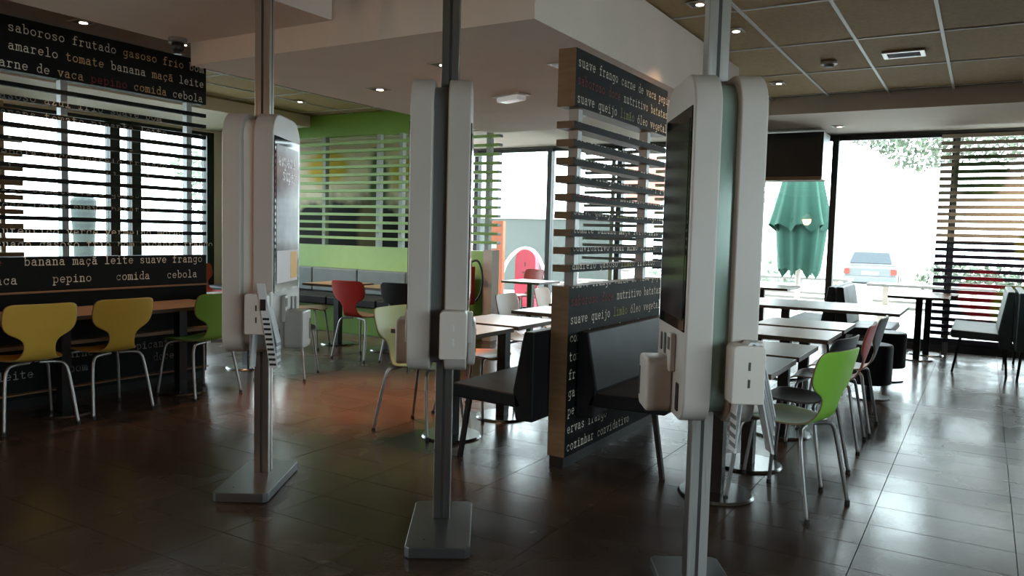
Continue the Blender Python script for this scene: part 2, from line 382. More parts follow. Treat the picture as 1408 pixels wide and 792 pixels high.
c = blob((.55, .38, .05), -9.2, 2.35, .45, .3, c); c = blob((.5, .42, .06), -7.4, 2.2, .5, .25, c)
c = blob((.16, .12, .07), -8.3, 1.2, .22, .7, c); c = blob((.10, .14, .07), -8.1, 2.1, .2, .5, c); c = blob((.5, .02, .02), -7.1, 1.3, .12, .12, c)
L.new(c, b.inputs['Base Color']); b.inputs['Roughness'].default_value = .8; b.inputs['Specular IOR Level'].default_value = .1
mu = MB().box(-10.05, -6.65, 9.4, 9.46, .3, 2.62).build('mural_board', m); tag(mu, 'large printed board with yellow and black shapes behind green slats', 'mural')
mu2 = MB().box(-10.05, -6.65, 9.47, 9.55, 0, 2.77).build('wall_inner', PLASTER); mu2['kind'] = 'structure'; mu2.name = 'wall_rear_left'

# ------------------------------------------------------------------ lettered slatted partitions
def partition(name, label, X, y0, y1, zlow, zup0, zup1, nsl, sh, posts, words, u, adv, th, thslat, endm, base=.07):
    t = thing(name, label, 'partition')
    M = [BLACKP, endm, PLASTER]
    mt = (1, 1, 1, 0, 1, 0)
    up = MB().box(X - th, X, y0, y1, zup0, zup1, mats=(1, 1, 1, 0, 1, 0)).build('upper_panel', M, t)
    lo = MB().box(X - th, X, y0, y1, base, zlow, mats=mt).build('lower_panel', M, t)
    MB().box(X - th + .01, X - .012, y0 + .01, y1 - .01, 0, base).build('plinth', IRON, t)
    for p in posts: MB().box(X - th * .8, X - th * .25, p - .025, p + .025, zlow, zup0).build('post', POSTG, t)
    fn = lambda a, z: (X + .0015, a, z)
    write(words, fn, u, adv, up, (zup0 + .002, zup1)); write(words, fn, u, adv, lo, (base, zlow))
    pitch = (zup0 - zlow) / (nsl + 1)
    me = MB().box(-thslat, 0, y0, y1, -sh / 2, sh / 2, mats=(1, 1, 1, 0, 1, 0)).mesh('slat')
    for mm in M: me.materials.append(mm)
    for k in range(nsl):
        z = zlow + pitch * (k + 1)
        s = link('slat', me, t, loc=(X, 0, z))
        write(words, lambda a, zz, z=z: (.0015, a, zz - z), u, adv, s, (z - sh / 2, z + sh / 2))
    return t
def rows(start, lines, adv):
    out = []
    for z, segs in lines:
        x = start
        for seg in segs:
            ink = 'c'; q = seg
            if seg[0] == '@' and seg.split('|')[1][0] in '#$%&': v0, rest_ = seg.split('|'); ink = {'#': 'r', '$': 'o', '%': 'y', '&': 'd'}[rest_[0]]; seg = v0 + '|' + rest_[1:]
            if seg[0] in '#$%&': ink = {'#': 'r', '$': 'o', '%': 'y', '&': 'd'}[seg[0]]; seg = seg[1:]
            if seg[0] == '@':
                v, seg = seg[1:].split('|'); x = start + float(v)
            out.append((seg, x, z, ink)); x += (len(seg) + 1) * adv
    return out
A1 = .0465
base_lines = [['suave', 'frango', 'carne', 'de', 'vaca', 'pepino'], ['#saboroso', '#doce', 'nutritivo', 'batatas'], ['suave', 'queijo', '$limão', 'óleo', 'vegetal'],
              ['tomate', 'banana', 'maçã', 'leite', 'frio'], ['convidativo', 'azul', 'mimo', 'branco'], ['amarelo', 'gasoso', '$limão', 'frutado']]
ln = [(2.29, base_lines[0]), (2.19, base_lines[1]), (2.09, base_lines[2])]
z = 1.985; k = 3
while z > 1.1: ln.append((z, base_lines[k % 6])); z -= .104; k += 1
ln += [(1.047, base_lines[0]), (.945, base_lines[1]), (.84, base_lines[2]), (.735, base_lines[4]), (.625, ['tomate', 'batatas']), (.52, ['frango', 'leite']), (.415, ['gasoso', 'azul']), (.31, ['pepino', 'queijo']), (.205, ['ervas', 'frango']), (.10, ['cozinhar', 'convidativo'])]
partition('slatted_partition', 'tall dark lettered slatted partition with brown wooden end beside the black benches', -2.0, 3.96, 5.42, 1.055, 2.065, 2.385, 9, .04, (4.09, 5.16), rows(3.985, ln, A1), .0068, A1, .11, .11, WOODEND)
A2 = .0497
L_ = [(2.655, ['@.11|saboroso', 'frutado', '%gasoso', '%frio', 'bom']), (2.53, ['@.11|amarelo', '%tomate', 'banana', '%maçã', 'leite']), (2.405, ['carne', 'de', '%vaca', '#pepino', '%comida', 'cebola']),
      (2.315, ['&suave', '%doce', '&frutado', '&nutritivo', '&chá']), (2.19, ['&gasoso', '&azul', '&frio', '&suave', '&bom']), (2.07, ['&banana', '&tomate', '&picante', '&leite']),
      (1.94, ['&pepino', '&vermelho', '&frango', '&maçã']), (1.80, ['&cebola', '&rico', '&amarelo', '&frutado']), (1.68, ['&saboroso', '&bom', '&comida', '&azul']),
      (1.555, ['&frio', '&tomate', '&vaca', '&gasoso']), (1.43, ['&doce', '&leite', '&suave', '&batatas']), (1.25, ['autentico', 'verde', 'vermelho', 'morno']), (1.155, ['suado', 'gasoso', 'frio', 'bom', 'picante', 'frango']),
      (1.03, ['#e', '@.19|banana', 'maçã', 'leite', 'suave', 'frango']), (.90, ['@-.05|vaca', '@.39|pepino', '@.88|comida', '@1.33|cebola']), (.33, ['@.2|&frio', '&carne', '@1.05|&picante']), (.22, ['@.0|&leite', '@.5|&bom', '@1.2|&doce'])]
partition('slatted_partition', 'long black lettered slatted partition behind the yellow chairs', -5.85, 1.2, 4.52, 1.09, 2.385, 2.755, 13, .031, (1.9, 3.307, 4.37), rows(2.80, L_, A2), .0076, A2, .10, .04, BLACKP)
lg = MB().box(-5.85, -5.76, 1.2, 4.5, .44, .468).box(-5.85, -5.80, 1.2, 4.5, .83, .842).box(-5.85, -5.79, 1.2, 4.5, .11, .12)
tag(lg.build('wall_ledge', WOODEND, None, .003), 'thin dark wood ledges along the face of the left lettered partition', 'ledge')

# ================================================================== KIOSKS
def tents(parent, u0, w0, w1, ztop, n, sgn=1):
    # nested inverted V number cards hanging on the holder
    for k in range(n):
        z = ztop - .016 * k; a = .03; bl = .05; bq = .085; h = .25; th = .004
        g = 0
        pts = [(u0 - bl - g, z - h), (u0 - a, z - .02), (u0 - a * .4, z), (u0 + a * .4, z), (u0 + a, z - .02), (u0 + bq + g, z - h),
               (u0 + bq + g - .008, z - h), (u0 + a - th, z - .024), (u0, z - th * 1.3), (u0 - a + th, z - .024), (u0 - bl - g + .008, z - h)]
        # split in two convex-ish strips to stay a clean mesh
        mb = MB(); q = pts
        strip = [(q[0], q[10]), (q[1], q[9]), (q[2], q[8]), (q[3], q[8]), (q[4], q[7]), (q[5], q[6])]
        A = [[mb.bm.verts.new((p[0], w, p[1])) for p in pr] for pr in strip for w in (w0 + .0 * k, w1)]
        for i in range(5):
            a0, a1, b0, b1 = A[2 * i], A[2 * i + 1], A[2 * i + 2], A[2 * i + 3]
            mb.face([a0[0], b0[0], b1[0], a1[0]]); mb.face([a0[1], a1[1], b1[1], b0[1]]); mb.face([a0[0], a0[1], b0[1], b0[0]]); mb.face([a1[0], b1[0], b1[1], a1[1]])
        mb.face([A[0][0], A[1][0], A[1][1], A[0][1]]); mb.face([A[10][0], A[10][1], A[11][1], A[11][0]])
        mb.build('number_card', CARD if k % 2 else PAPER, parent)
def kiosk(label, x, y, rz, ub, z0, z1, hold, spine, disp, cards=True, ztop=2.95, pods=(.095, .095), striped=False):
    t = thing('ordering_kiosk', label, 'kiosk', (x, y, 0), rz, 'three ordering kiosks on steel poles')
    MB().prism([(-.135, -.35), (-.115, -.37), (.115, -.37), (.135, -.35), (.135, .18), (.115, .2), (-.115, .2), (-.135, .18)], fXY, .004, .05).build('base', ALU, t, .004)
    pole = MB().box(-.039, .039, -.036, .036, .05, ztop).build('pole', STEEL, t, .003)
    MB().box(-.006, .006, -.0375, -.035, .05, ztop).box(.038, .0402, -.006, .006, .05, ztop).build('groove', STEELD, pole)
    MB().cyl((-.06, -.28), .004, .049, .0515, 8).build('screw', STEELD, t)
    sp = MB().prism(rr(-.215, .215, z0 + .03, z1 - .03, .10, .06), fYZ, ub - .032, ub + .032).build('spine', spine, t)
    MB().box(ub - .034, ub - .028, -.216, .216, z0 + .12, z1 - .14).build('spine_trim', STEEL, sp)
    for sg in (-1, 1):
        a, b2 = (ub + .03, ub + .125) if sg > 0 else (ub - .125, ub - .03)
        bd = MB().prism(rr(-.25, .25, z0, z1, .13, .09), fYZ, a, b2).build('housing', KWHITE, t, .008, 3)
        f = b2 if sg > 0 else a; e = lambda d: (min(f, f + sg * d), max(f, f + sg * d))
        q = e(.004); bz = MB().box(q[0], q[1], -.225, .215, 1.02, 1.80).build('screen', BEZEL, t, .001)
        q = e(.0055); MB().box(q[0], q[1], -.20, .19, 1.06, 1.76).build('display', disp, bz)
        if sg > 0:
            dq = MB().box(q[0], q[1] + .0004, -.19, .18, 1.065, 1.23).build('display_footer', mat('display_white', (.3, .3, .3), .3, ior=1.1, emit=(.8, .8, .85), es=.2), bz)
            MB().box(q[0], q[1] + .0012, .05, .17, 1.08, 1.22).build('display_photo', mat('display_yellow', (.3, .2, .05), .3, ior=1.1, emit=(.8, .5, .15), es=.25), bz)
            ww = [('experi', -.17, 1.66, 'x'), ('super', -.10, 1.59, 'x')]
            me = lettering([(w[0], w[1], w[2]) for w in ww], lambda a_, zz, f=f: (f + .0062, a_, zz), .0075, .05, None, 1.1)
            me.materials.append(mat('display_ink', (.5, .5, .5), .4, emit=(.8, .8, .8), es=.16)); link('lettering', me, bz)
        # service bay below the screen : slots, card reader, printer pod
        q = e(.003)
        for w, zz, hw, hh in ((-.02, .93, .02, .045), (.10, .94, .018, .04), (.17, .94, .014, .035), (-.15, .78, .022, .05)):
            MB().prism(rr(w - hw, w + hw, zz - hh, zz + hh, .008, .008, 3), fYZ, q[0], q[1]).build('slot', BLK, t)
        q = e(.022); rd = MB().box(q[0], q[1], -.10, -.05, .86, 1.0).build('card_reader', KPLAST, t, .006)
        q = e(.024); MB().box(q[0], q[1], -.092, -.058, .94, .985).build('reader_display', BLK, rd)
        pdp = pods[0 if sg < 0 else 1]
        if not pdp: continue
        q = e(pdp); pd = MB().prism(rr(-.06, .12, z0 + .0, z0 + .20, .025, .03, 4), fYZ, q[0], q[1]).build('receipt_printer', KPLAST, t, .012, 3)
        q2 = (q[1] - .001, q[1] + .002) if sg > 0 else (q[0] - .002, q[0] + .001)
        MB().box(*q2, .085, .10, z0 + .04, z0 + .15).build('paper_slot', BLK, pd)
    # holder with nested number cards at the near end of the right housing
    u = ub + .078
    hd = MB().prism(rr(u - .062, u + .05, hold - .10, hold + .10, .018, .008, 4), fXZ, -.335, -.245).build('card_holder', KPLAST, t, .006)
    for dz in (-.028, .03): MB().box(u - .008, u - .001, -.3365, -.334, hold + dz - .014, hold + dz + .014).build('slot', STEELD if cards else PAPER, hd)
    if cards:
        rk = MB().box(u + .02, u + .055, -.30, -.25, hold - .02, hold + .11).build('card_rack', KPLAST, t, .01)
        if striped:
            sb = MB().prism([(u + .0, hold + .15), (u + .04, hold + .15), (u + .105, hold - .26), (u + .065, hold - .26)], fXZ, -.345, -.337).build('card_stack', PAPER, t, .002)
            for k in range(10):
                zc_ = hold - .02 - .0245 * k; uu = u + (hold + .15 - zc_) * .159
                MB().box(uu + .004, uu + .036, -.3465, -.345, zc_ - .006, zc_ + .005).build('stripe', BLK, sb)
            MB().box(u + .018, u + .046, -.3465, -.345, hold + .02, hold + .075).build('stripe', BLK, sb)
        tents(rk, u + .01, -.325, -.255, hold + .11, 9)
    return t
def disp_mat(nm, a, b, es):
    m = mat(nm, (.02, .02, .02), .12, ior=1.1); N = m.node_tree.nodes; L = m.node_tree.links; bs = N['Principled BSDF']
    tc = N.new('ShaderNodeTexCoord'); nz = N.new('ShaderNodeTexNoise'); nz.inputs['Scale'].default_value = 7; nz.inputs['Detail'].default_value = 3
    L.new(tc.outputs['Object'], nz.inputs[0]); cr = N.new('ShaderNodeValToRGB'); cr.color_ramp.elements[0].color = (*a, 1); cr.color_ramp.elements[1].color = (*b, 1)
    cr.color_ramp.elements[0].position = .4; cr.color_ramp.elements[1].position = .65
    L.new(nz.outputs[0], cr.inputs[0]); L.new(cr.outputs[0], bs.inputs['Emission Color']); bs.inputs['Emission Strength'].default_value = es
    return m
D1 = disp_mat('display_picture', (.03, .025, .035), (.20, .17, .16), .22)
D3 = disp_mat('display_dim', (.01, .01, .012), (.05, .04, .04), .15)
kiosk('white double-sided ordering kiosk on a steel pole, farthest left, by the green chair', -3.235, 2.855, radians(31), -.005, .715, 1.915, .925, PLASTER, D1, pods=(0, .10), striped=True)
kiosk('white double-sided ordering kiosk on a steel pole, middle one of the row', -2.06, 2.86, radians(33), -.025, .755, 1.99, .925, SPINE, D1, cards=False, pods=(.07, .035))
kiosk('largest and nearest white ordering kiosk, right of the lettered partition, steel pole', -.885, 2.885, radians(31), 0, .70, 1.92, .895, SPINEG, D3)

# ================================================================== CHAIRS
def shell_mesh():
    prof = [(.225, .425, .10), (.222, .432, .15), (.20, .446, .185), (.14, .452, .205), (.04, .446, .21), (-.05, .442, .20), (-.11, .445, .165), (-.155, .462, .125), (-.185, .50, .10), (-.20, .54, .092), (-.212, .585, .10),
            (-.220, .612, .135), (-.228, .635, .19), (-.238, .675, .220), (-.250, .73, .225), (-.262, .775, .224), (-.270, .808, .215), (-.273, .822, .195), (-.2735, .826, .165)]
    bm = bmesh.new(); G = []; n = 8
    for i, (y, z, w) in enumerate(prof):
        row = []
        for k in range(n + 1):
            t = -1 + 2 * k / n; x = w * t; back = max(0, min(1, (z - .5) / .15)) if i > 6 else 0
            row.append(bm.verts.new((x, y + back * .035 * (x / .22) ** 2, z + (1 - back) * .02 * (x / .22) ** 2 * (1 if i < 7 else 0))))
        G.append(row)
    for i in range(len(G) - 1):
        for k in range(n):
            f = bm.faces.new([G[i][k], G[i][k + 1], G[i + 1][k + 1], G[i + 1][k]]); f.smooth = True
    me = bpy.data.meshes.new('seat_shell'); bmesh.ops.recalc_face_normals(bm, faces=bm.faces[:])
    if bm.faces[60].normal.z < 0: bmesh.ops.reverse_faces(bm, faces=bm.faces[:])
    bm.to_mesh(me); bm.free(); return me
SHELL = shell_mesh(); shells = {}
def leg_me(sx, sy):
    y = .17 if sy > 0 else -.15; yf = .215 if sy > 0 else -.225
    return MB().tube([(sx * .03, y * .7, .428), (sx * .13, y * .85, .425), (sx * .17, y, .415), (sx * .19, y + (yf - y) * .15, .35), (sx * .22, yf, .012)], .0105, 8).mesh('leg')
LEGS = mat('chair_leg_metal', (.30, .30, .30), .38, metal=.85)
LEGM = {}
for sx in (-1, 1):
    for sy in (-1, 1):
        me = leg_me(sx, sy); me.materials.append(LEGS); LEGM[sx, sy] = me
FOOT = MB().cyl((0, 0), .014, 0, .022, 10, r2=.012).mesh('foot'); FOOT.materials.append(RUBBER)
def chair(front, back, x, y, rz, label, group=None, rim=PLY):
    key = (front, back)
    if key not in shells:
        me = SHELL.copy(); me.materials.append(cm(front)); me.materials.append(cm(back)); me.materials.append(rim); shells[key] = me
    t = thing('bentwood_chair', label, 'chair', (x, y, 0), rz, group)
    s = link('seat_shell', shells[key], t)
    md = s.modifiers.new('solid', 'SOLIDIFY'); md.thickness = .011; md.offset = -1; md.material_offset = 1; md.material_offset_rim = 2
    sd = s.modifiers.new('sub', 'SUBSURF'); sd.levels = 1; sd.render_levels = 1
    for (sx, sy), me in LEGM.items():
        l = link('leg', me, t); link('rubber_foot', FOOT, l, loc=(sx * .22, .215 if sy > 0 else -.225, 0))
    return t
Q = radians
GL_, GM, GR, GG = 'chairs along the left lettered partition', 'chairs along the middle tables', 'chairs along the right tables', 'chairs by the green wall'
chair('orange', 'yellow', -5.37, 2.76, Q(82), 'yellow bentwood chair at far left, nearest the camera, seen from behind', GL_)
chair('orange', 'yellow', -5.37, 3.30, Q(88), 'second yellow bentwood chair, right of the foremost yellow one, before the lettered partition', GL_)
chair('green', 'green', -5.33, 4.05, Q(92), 'green bentwood chair half hidden by the left kiosk, beside the lettered partition', GL_)
chair('pale', 'green', -3.23, 4.21, Q(-88), 'pale green bentwood chair behind the middle kiosk', GM)
chair('orange', 'yellow', -3.21, 4.85, Q(-90), 'yellow bentwood chair at the middle tables, right of the middle kiosk', GM)
chair('white', 'white', -3.28, 5.80, Q(-84), 'white bentwood chair behind the yellow chair at the middle tables, farther left one', GM)
chair('white', 'white', -3.42, 6.70, Q(-80), 'white bentwood chair farther back, right of the other white chair', GM)
chair('pale', 'lime', -.81, 4.15, Q(74), 'bright lime green bentwood chair at the near right tables', GR)
chair('black', 'black', -.87, 4.70, Q(80), 'black bentwood chair directly behind the lime green chair', GR, RIMD)
chair('mauve', 'red', -.85, 5.55, Q(92), 'red backed bentwood chair at the right tables', GR)
chair('white', 'black', -.84, 6.12, Q(90), 'black backed chair with pale seat behind the red backed one at right tables', GR)
chair('wood', 'red', -5.55, 6.22, Q(0), 'red bentwood chair with wood coloured seat, centre of the green wall tables', GG)
chair('wood', 'red', -6.55, 6.38, Q(-62), 'red bentwood chair peeking out right of the left kiosk', GG)
chair('black', 'black', -5.02, 6.35, Q(8), 'black bentwood chair right of the centre red chair by the green wall', GG, RIMD)
chair('red', 'red', -8.95, 7.1, Q(-70), 'distant red bentwood chair between the left partition and left kiosk', GG)
chair('red', 'red', -5.75, 9.85, Q(160), 'red bentwood chair near the far window behind the middle tables', 'chairs by the far window')
chair('black', 'black', -5.35, 5.0, Q(-60), 'black bentwood chair behind the left kiosk past the partition end', GG, RIMD) 

# ================================================================== TABLES
TT = {}
def table(x, y, label, group, sx=.58, sy=.58, h=.715, top=None, pole=.035, disc=.2, pedy=(0,)):
    top = top or TOPW
    t = thing('pedestal_table', label, 'table', (x, y, 0), 0, group)
    k = (sx, sy, h, top.name)
    if k not in TT:
        me = MB().box(-sx / 2, sx / 2, -sy / 2, sy / 2, h - .028, h, mats=(1, 0, 1, 1, 1, 1)).mesh('tabletop'); me.materials.append(top); me.materials.append(TEDGE); TT[k] = me
    tp = link('tabletop', TT[k], t, .002)
    for py in pedy:
        MB().box(-pole, pole, py - pole, py + pole, .012, h - .04).build('pole', IRON, t)
        MB().box(-.15, .15, py - .15, py + .15, h - .04, h - .028).build('top_bracket', IRON, t)
        MB().cyl((0, py), disc, 0.001, .014, 28, r2=disc - .01).build('base_disc', CHROME, t)
    return t
TG, TM, TL, TW = 'small tables on the right', 'small tables in the middle', 'small tables along the left partition', 'tables along the green wall'
for (y, lab) in ((4.07, 'small brown pedestal table nearest the camera beside the right kiosk and lime chair'), (4.72, 'second small brown table from the front in the right row'),
                 (5.63, 'third small brown table in the right row, beside the red backed chair'), (6.32, 'fourth and rearmost small brown table in the right row')):
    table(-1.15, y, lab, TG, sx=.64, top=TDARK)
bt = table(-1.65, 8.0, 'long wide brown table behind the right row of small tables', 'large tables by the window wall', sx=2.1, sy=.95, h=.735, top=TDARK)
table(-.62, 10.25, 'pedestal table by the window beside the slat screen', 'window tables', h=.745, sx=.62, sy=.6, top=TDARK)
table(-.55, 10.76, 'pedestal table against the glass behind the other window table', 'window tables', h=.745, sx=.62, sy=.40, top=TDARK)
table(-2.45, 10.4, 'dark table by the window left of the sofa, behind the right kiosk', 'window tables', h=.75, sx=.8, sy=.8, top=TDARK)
table(-2.96, 4.20, 'nearest small table of the middle row, right of the middle kiosk', TM)
table(-2.98, 4.87, 'second small table of the middle row, behind the black bench', TM)
table(-3.02, 5.80, 'third small table of the middle row beside the white chairs', TM)
table(-3.10, 6.60, 'fourth small table of the middle row', TM)
table(-5.20, 9.15, 'far small table near the window with the red chair', 'far tables')
table(-5.52, 3.08, 'small table behind the yellow chairs at the left partition', TL, sx=.6, sy=1.3)
table(-5.52, 4.02, 'small table behind the green chair at the left partition', TL)
table(-6.45, 6.80, 'small table by the green wall between the two red chairs', TW)
table(-5.70, 6.80, 'small table by the green wall behind the centre red chair', TW)
table(-6.0, 5.1, 'table with round chrome foot seen under the left kiosk', 'table past the partition end')
table(-8.1, 7.05, 'small table by the green wall near the left windows', TW)

# ================================================================== BENCHES, SOFA, STOOLS
def bench(label, x, y, rz, ln_, m, group, backh=.84, rear=True):
    # local: seat faces +X, runs along Y from 0 to ln_
    t = thing('bench', label, 'bench', (x, y, 0), rz, group)
    MB().prism([(0.02, .36), (.50, .37), (.52, .40), (.51, .455), (.06, .44)], fXZ, 0, ln_).build('seat', m, t, .012, 3)
    MB().prism([(.07, .29), (.09, .46), (.025, backh), (-.04, backh), (-.045, .29)], fXZ, 0, ln_).build('backrest', m, t, .012, 3)
    for yy in (.06, ln_ - .06):
        for xx, dx in ((.42, .06), (.02, -.03))[:2 if rear else 1]:
            MB().prism([(xx - .014, .37), (xx + .014, .37), (xx + dx + .012, 0), (xx + dx - .012, 0)], fXZ, yy - .014, yy + .014).build('leg', IRON, t)
    return t
bench('black upholstered bench with its seat facing left, left side of the brown-ended partition', -2.16, 5.25, pi, 1.47, LEATHER, 'benches at the lettered partition', .80, False)
bench('black upholstered bench on the lettered side of the brown-ended partition', -1.95, 4.07, 0, 1.3, LEATHER, 'benches at the lettered partition', .79, False)
bench('dark teal bench at right edge of the picture, before the slat screen', .25, 10.75, pi, 1.3, TEALL, 'benches by the right slat screen', .88)
bench('dark teal bench backing onto the other at right edge of the picture', .36, 9.30, 0, 1.4, TEALL, 'benches by the right slat screen', .88)
def longbench():
    t = thing('long_bench', 'long bench with blue-grey back and dark seat along the green wall', 'bench', (0, 0, 0))
    for k in range(5):
        x0 = -9.8 + k * .84; MB().box(x0 + .004, x0 + .836, 8.03, 8.155, .47, .80).build('back_cushion', BENCHB, t, .02, 3)
        MB().box(x0 + .004, x0 + .836, 7.45, 8.03, .36, .47).build('seat_cushion', LEATHER, t, .02, 3)
    MB().box(-9.8, -5.6, 7.6, 8.14, 0, .36).build('bench_base', GREEN, t)
    return t
longbench()
bench('black bench with its seat facing left, behind the long brown table', -1.40, 10.35, pi, 1.35, LEATHER, 'back to back benches behind the long table', .86)
bench('black bench with its seat facing right, behind the long brown table', -1.30, 9.0, 0, .92, LEATHER, 'back to back benches behind the long table', .86)
for (x, y, lab) in ((-.80, 7.40, 'black round pedestal stool, nearer of two at the long table'), (-.78, 8.50, 'black round pedestal stool, farther of two at the long table')):
    t = thing('stool', lab, 'stool', (x, y, 0), 0, 'black stools at the long table')
    MB().cyl((0, 0), .18, .13, .475, 28).build('seat', LEATHER, t, .02, 3)
    MB().cyl((0, 0), .03, .012, .13, 12).build('stem', IRON, t); MB().cyl((0, 0), .17, .001, .013, 28).build('base_disc', CHROME, t)

# ================================================================== WINDOW SCREENS
def print_mat():
    m = bpy.data.materials.new('slat_print'); m.use_nodes = True; N = m.node_tree.nodes; L = m.node_tree.links; b = N['Principled BSDF']
    g = N.new('ShaderNodeNewGeometry'); sp = N.new('ShaderNodeSeparateXYZ'); L.new(g.outputs['Position'], sp.inputs[0])
    def mix(f, a, c):
        mx = N.new('ShaderNodeMix'); mx.data_type = 'RGBA'; L.new(f, mx.inputs['Factor'])
        (L.new(a, mx.inputs[6]) if not isinstance(a, tuple) else setattr(mx.inputs[6], 'default_value', (*a, 1))); mx.inputs[7].default_value = (*c, 1); return mx.outputs[2]
    def step(sock, v, soft=.03):
        r = N.new('ShaderNodeMapRange'); r.inputs[1].default_value = v - soft; r.inputs[2].default_value = v + soft; L.new(sock, r.inputs[0]); return r.outputs[0]
    def disc(cx, cz, rx, rz):
        mp = N.new('ShaderNodeMapping'); mp.inputs['Scale'].default_value = (1 / rx, 0, 1 / rz); mp.inputs['Location'].default_value = (-cx / rx, 0, -cz / rz)
        L.new(g.outputs['Position'], mp.inputs[0]); ln = N.new('ShaderNodeVectorMath'); ln.operation = 'LENGTH'; L.new(mp.outputs[0], ln.inputs[0])
        r = N.new('ShaderNodeMapRange'); r.inputs[1].default_value = 1.12; r.inputs[2].default_value = .9; L.new(ln.outputs['Value'], r.inputs[0]); return r.outputs[0]
    c = mix(step(sp.outputs[2], 1.40), (.02, .02, .045), (.62, .55, .46))
    c = mix(disc(-.1, 2.2, .28, .3), c, (.12, .20, .08)); c = mix(disc(.0, .75, .25, .3), c, (.35, .01, .03)); c = mix(disc(.38, .6, .28, .3), c, (.20, .22, .03)); c = mix(disc(.5, 1.35, .2, .18), c, (.25, .24, .05))
    L.new(c, b.inputs['Base Color']); b.inputs['Roughness'].default_value = .5; return m
SPR = print_mat()
def screen_y(label, x0, x1, y, z0, z1, n, sh, m, posts, group=None, dep=.07, pm_=None):
    t = thing('slat_screen', label, 'slat screen', (0, 0, 0), 0, group)
    for p in posts: MB().box(p - .03, p + .03, y + dep, y + dep + .04, 0.0, z1).build('post', pm_ or POSTG, t)
    me = MB().box(x0, x1, y, y + dep, -sh / 2, sh / 2).mesh('slat'); me.materials.append(m)
    for k in range(n): link('slat', me, t, loc=(0, 0, z0 + (z1 - z0) * k / (n - 1)))
    return t
screen_y('printed slat screen before the window at the right edge, dark below and beige above', -.53, 2.6, 10.98, .17, 2.66, 30, .044, SPR, (-.36, 1.0, 2.4), dep=.06)
screen_y('dark slat screen at the far window seen through the middle partition', -5.35, -4.45, 11.0, .9, 2.6, 18, .045, mat('slat_grey', (.10, .10, .10), .5), (-4.9,), 'far slat screens')
screen_y('slat screen at the far window, right of the other far one', -4.2, -3.2, 11.0, .9, 2.6, 18, .045, SPR, (-3.9, -3.3), 'far slat screens')
t = thing('slat_screen', 'brown wooden slat screen at the left windows', 'slat screen')
for yy in (4.62, 4.86, 3.6): MB().box(-9.98, -9.94, yy - .025, yy + .025, .42, 2.74).build('post', WOODLT, t)
me = MB().box(-9.94, -9.86, 2.6, 5.05, -.03, .03).mesh('slat'); me.materials.append(WOODEND)
for k in range(13): link('slat', me, t, loc=(0, 0, .6 + .17 * k))
# dark pillar mass visible through the middle partition and display case
pl = MB().box(-3.02, -2.72, 10.6, 11.1, 0, 2.77).build('wall_pillar', DARKW); pl.name = 'trim_7'; pl['kind'] = 'structure'

# hood over the window
hd = thing('bulkhead_box', 'black hanging box with silver end, above the green parasol window', 'hood', (0, 0, 0))
MB().box(-3.4, -1.80, 10.45, 10.9, 2.12, 2.71, mats=(1, 0, 0, 2, 0, 0)).build('box', [mat('hood_black', (.008, .011, .011), .3, spec=.25), WOODEND, mat('hood_silver', (.5, .53, .53), .35, metal=.6)], hd, .004)
MB().box(-3.4, -1.81, 10.44, 10.452, 2.11, 2.155).build('wood_strip', WOODEND, hd)

# ================================================================== CEILING FITTINGS
def downlight(x, y, z, label, power, col=(1, .62, .34), cone=75, s=.05):
    t = thing('downlight', label, 'light', (x, y, z), 0, 'recessed ceiling downlights')
    MB().box(-s - .02, s + .02, -s - .02, s + .02, -.006, -.001).build('rim', mat('light_rim', (.5, .48, .45), .4), t)
    MB().box(-s, s, -s, s, -.0075, -.006).build('recess', mat('light_recess', (.06, .05, .04), .4), t)
    MB().cyl((.01, .01), s * .55, -.0105, -.0075, 14).build('lamp', mat('lamp_glow', (.9, .8, .7), .4, emit=(1, .78, .6), es=7), t)
    l = bpy.data.lights.new('spot', 'SPOT'); l.energy = power; l.color = col; l.spot_size = radians(cone); l.spot_blend = .8; l.shadow_soft_size = .04
    o = bpy.data.objects.new('spot', l); COL.objects.link(o); o.parent = t; o.location = (0, 0, -.02)
downlight(-4.146, 4.792, 2.45, 'recessed downlight in the white soffit, left of the middle kiosk top', 420, (1, .40, .15), 62)
downlight(-2.43, 4.60, 2.45, 'recessed downlight in the white soffit beside the brown-ended partition', 60)
downlight(-5.58, 3.27, 2.765, 'recessed downlight above the black lettered panel at left', 34)
downlight(-5.50, 4.02, 2.765, 'recessed downlight beside the dome camera', 30)
downlight(-1.736, 6.094, 2.936, 'recessed downlight in the brown ceiling right of the right kiosk pole', 50)
downlight(-1.766, 5.30, 2.936, 'recessed downlight in the brown ceiling at top edge, left of the right kiosk pole', 50)
downlight(-7.52, 7.19, 2.936, 'recessed downlight in the brown ceiling by the green wall', 130)
downlight(-6.0, 7.3, 2.936, 'recessed downlight in the brown ceiling above the centre red chair', 130)
downlight(-3.144, 4.259, 2.45, 'added downlight in the white soffit, hidden behind the middle kiosk pole', 60)  # added out of sight for more warm bounce onto the soffit
downlight(-3.3, 6.6, 2.45, 'extra downlight added in the far part of the white soffit', 60)  # extra fitting, put in for warm bounced light
downlight(-1.64, 10.47, 2.768, 'recessed downlight in the pale soffit above the window head', 60, (1, .75, .5))
downlight(.35, 10.3, 2.768, 'fill downlight added in the soffit above the right slat screen', 90, (1, .75, .5), 110)  # added to brighten the upper slats of the screen
downlight(-1.9, 8.3, 2.936, 'recessed downlight in the brown ceiling, hidden behind the right kiosk', 45)
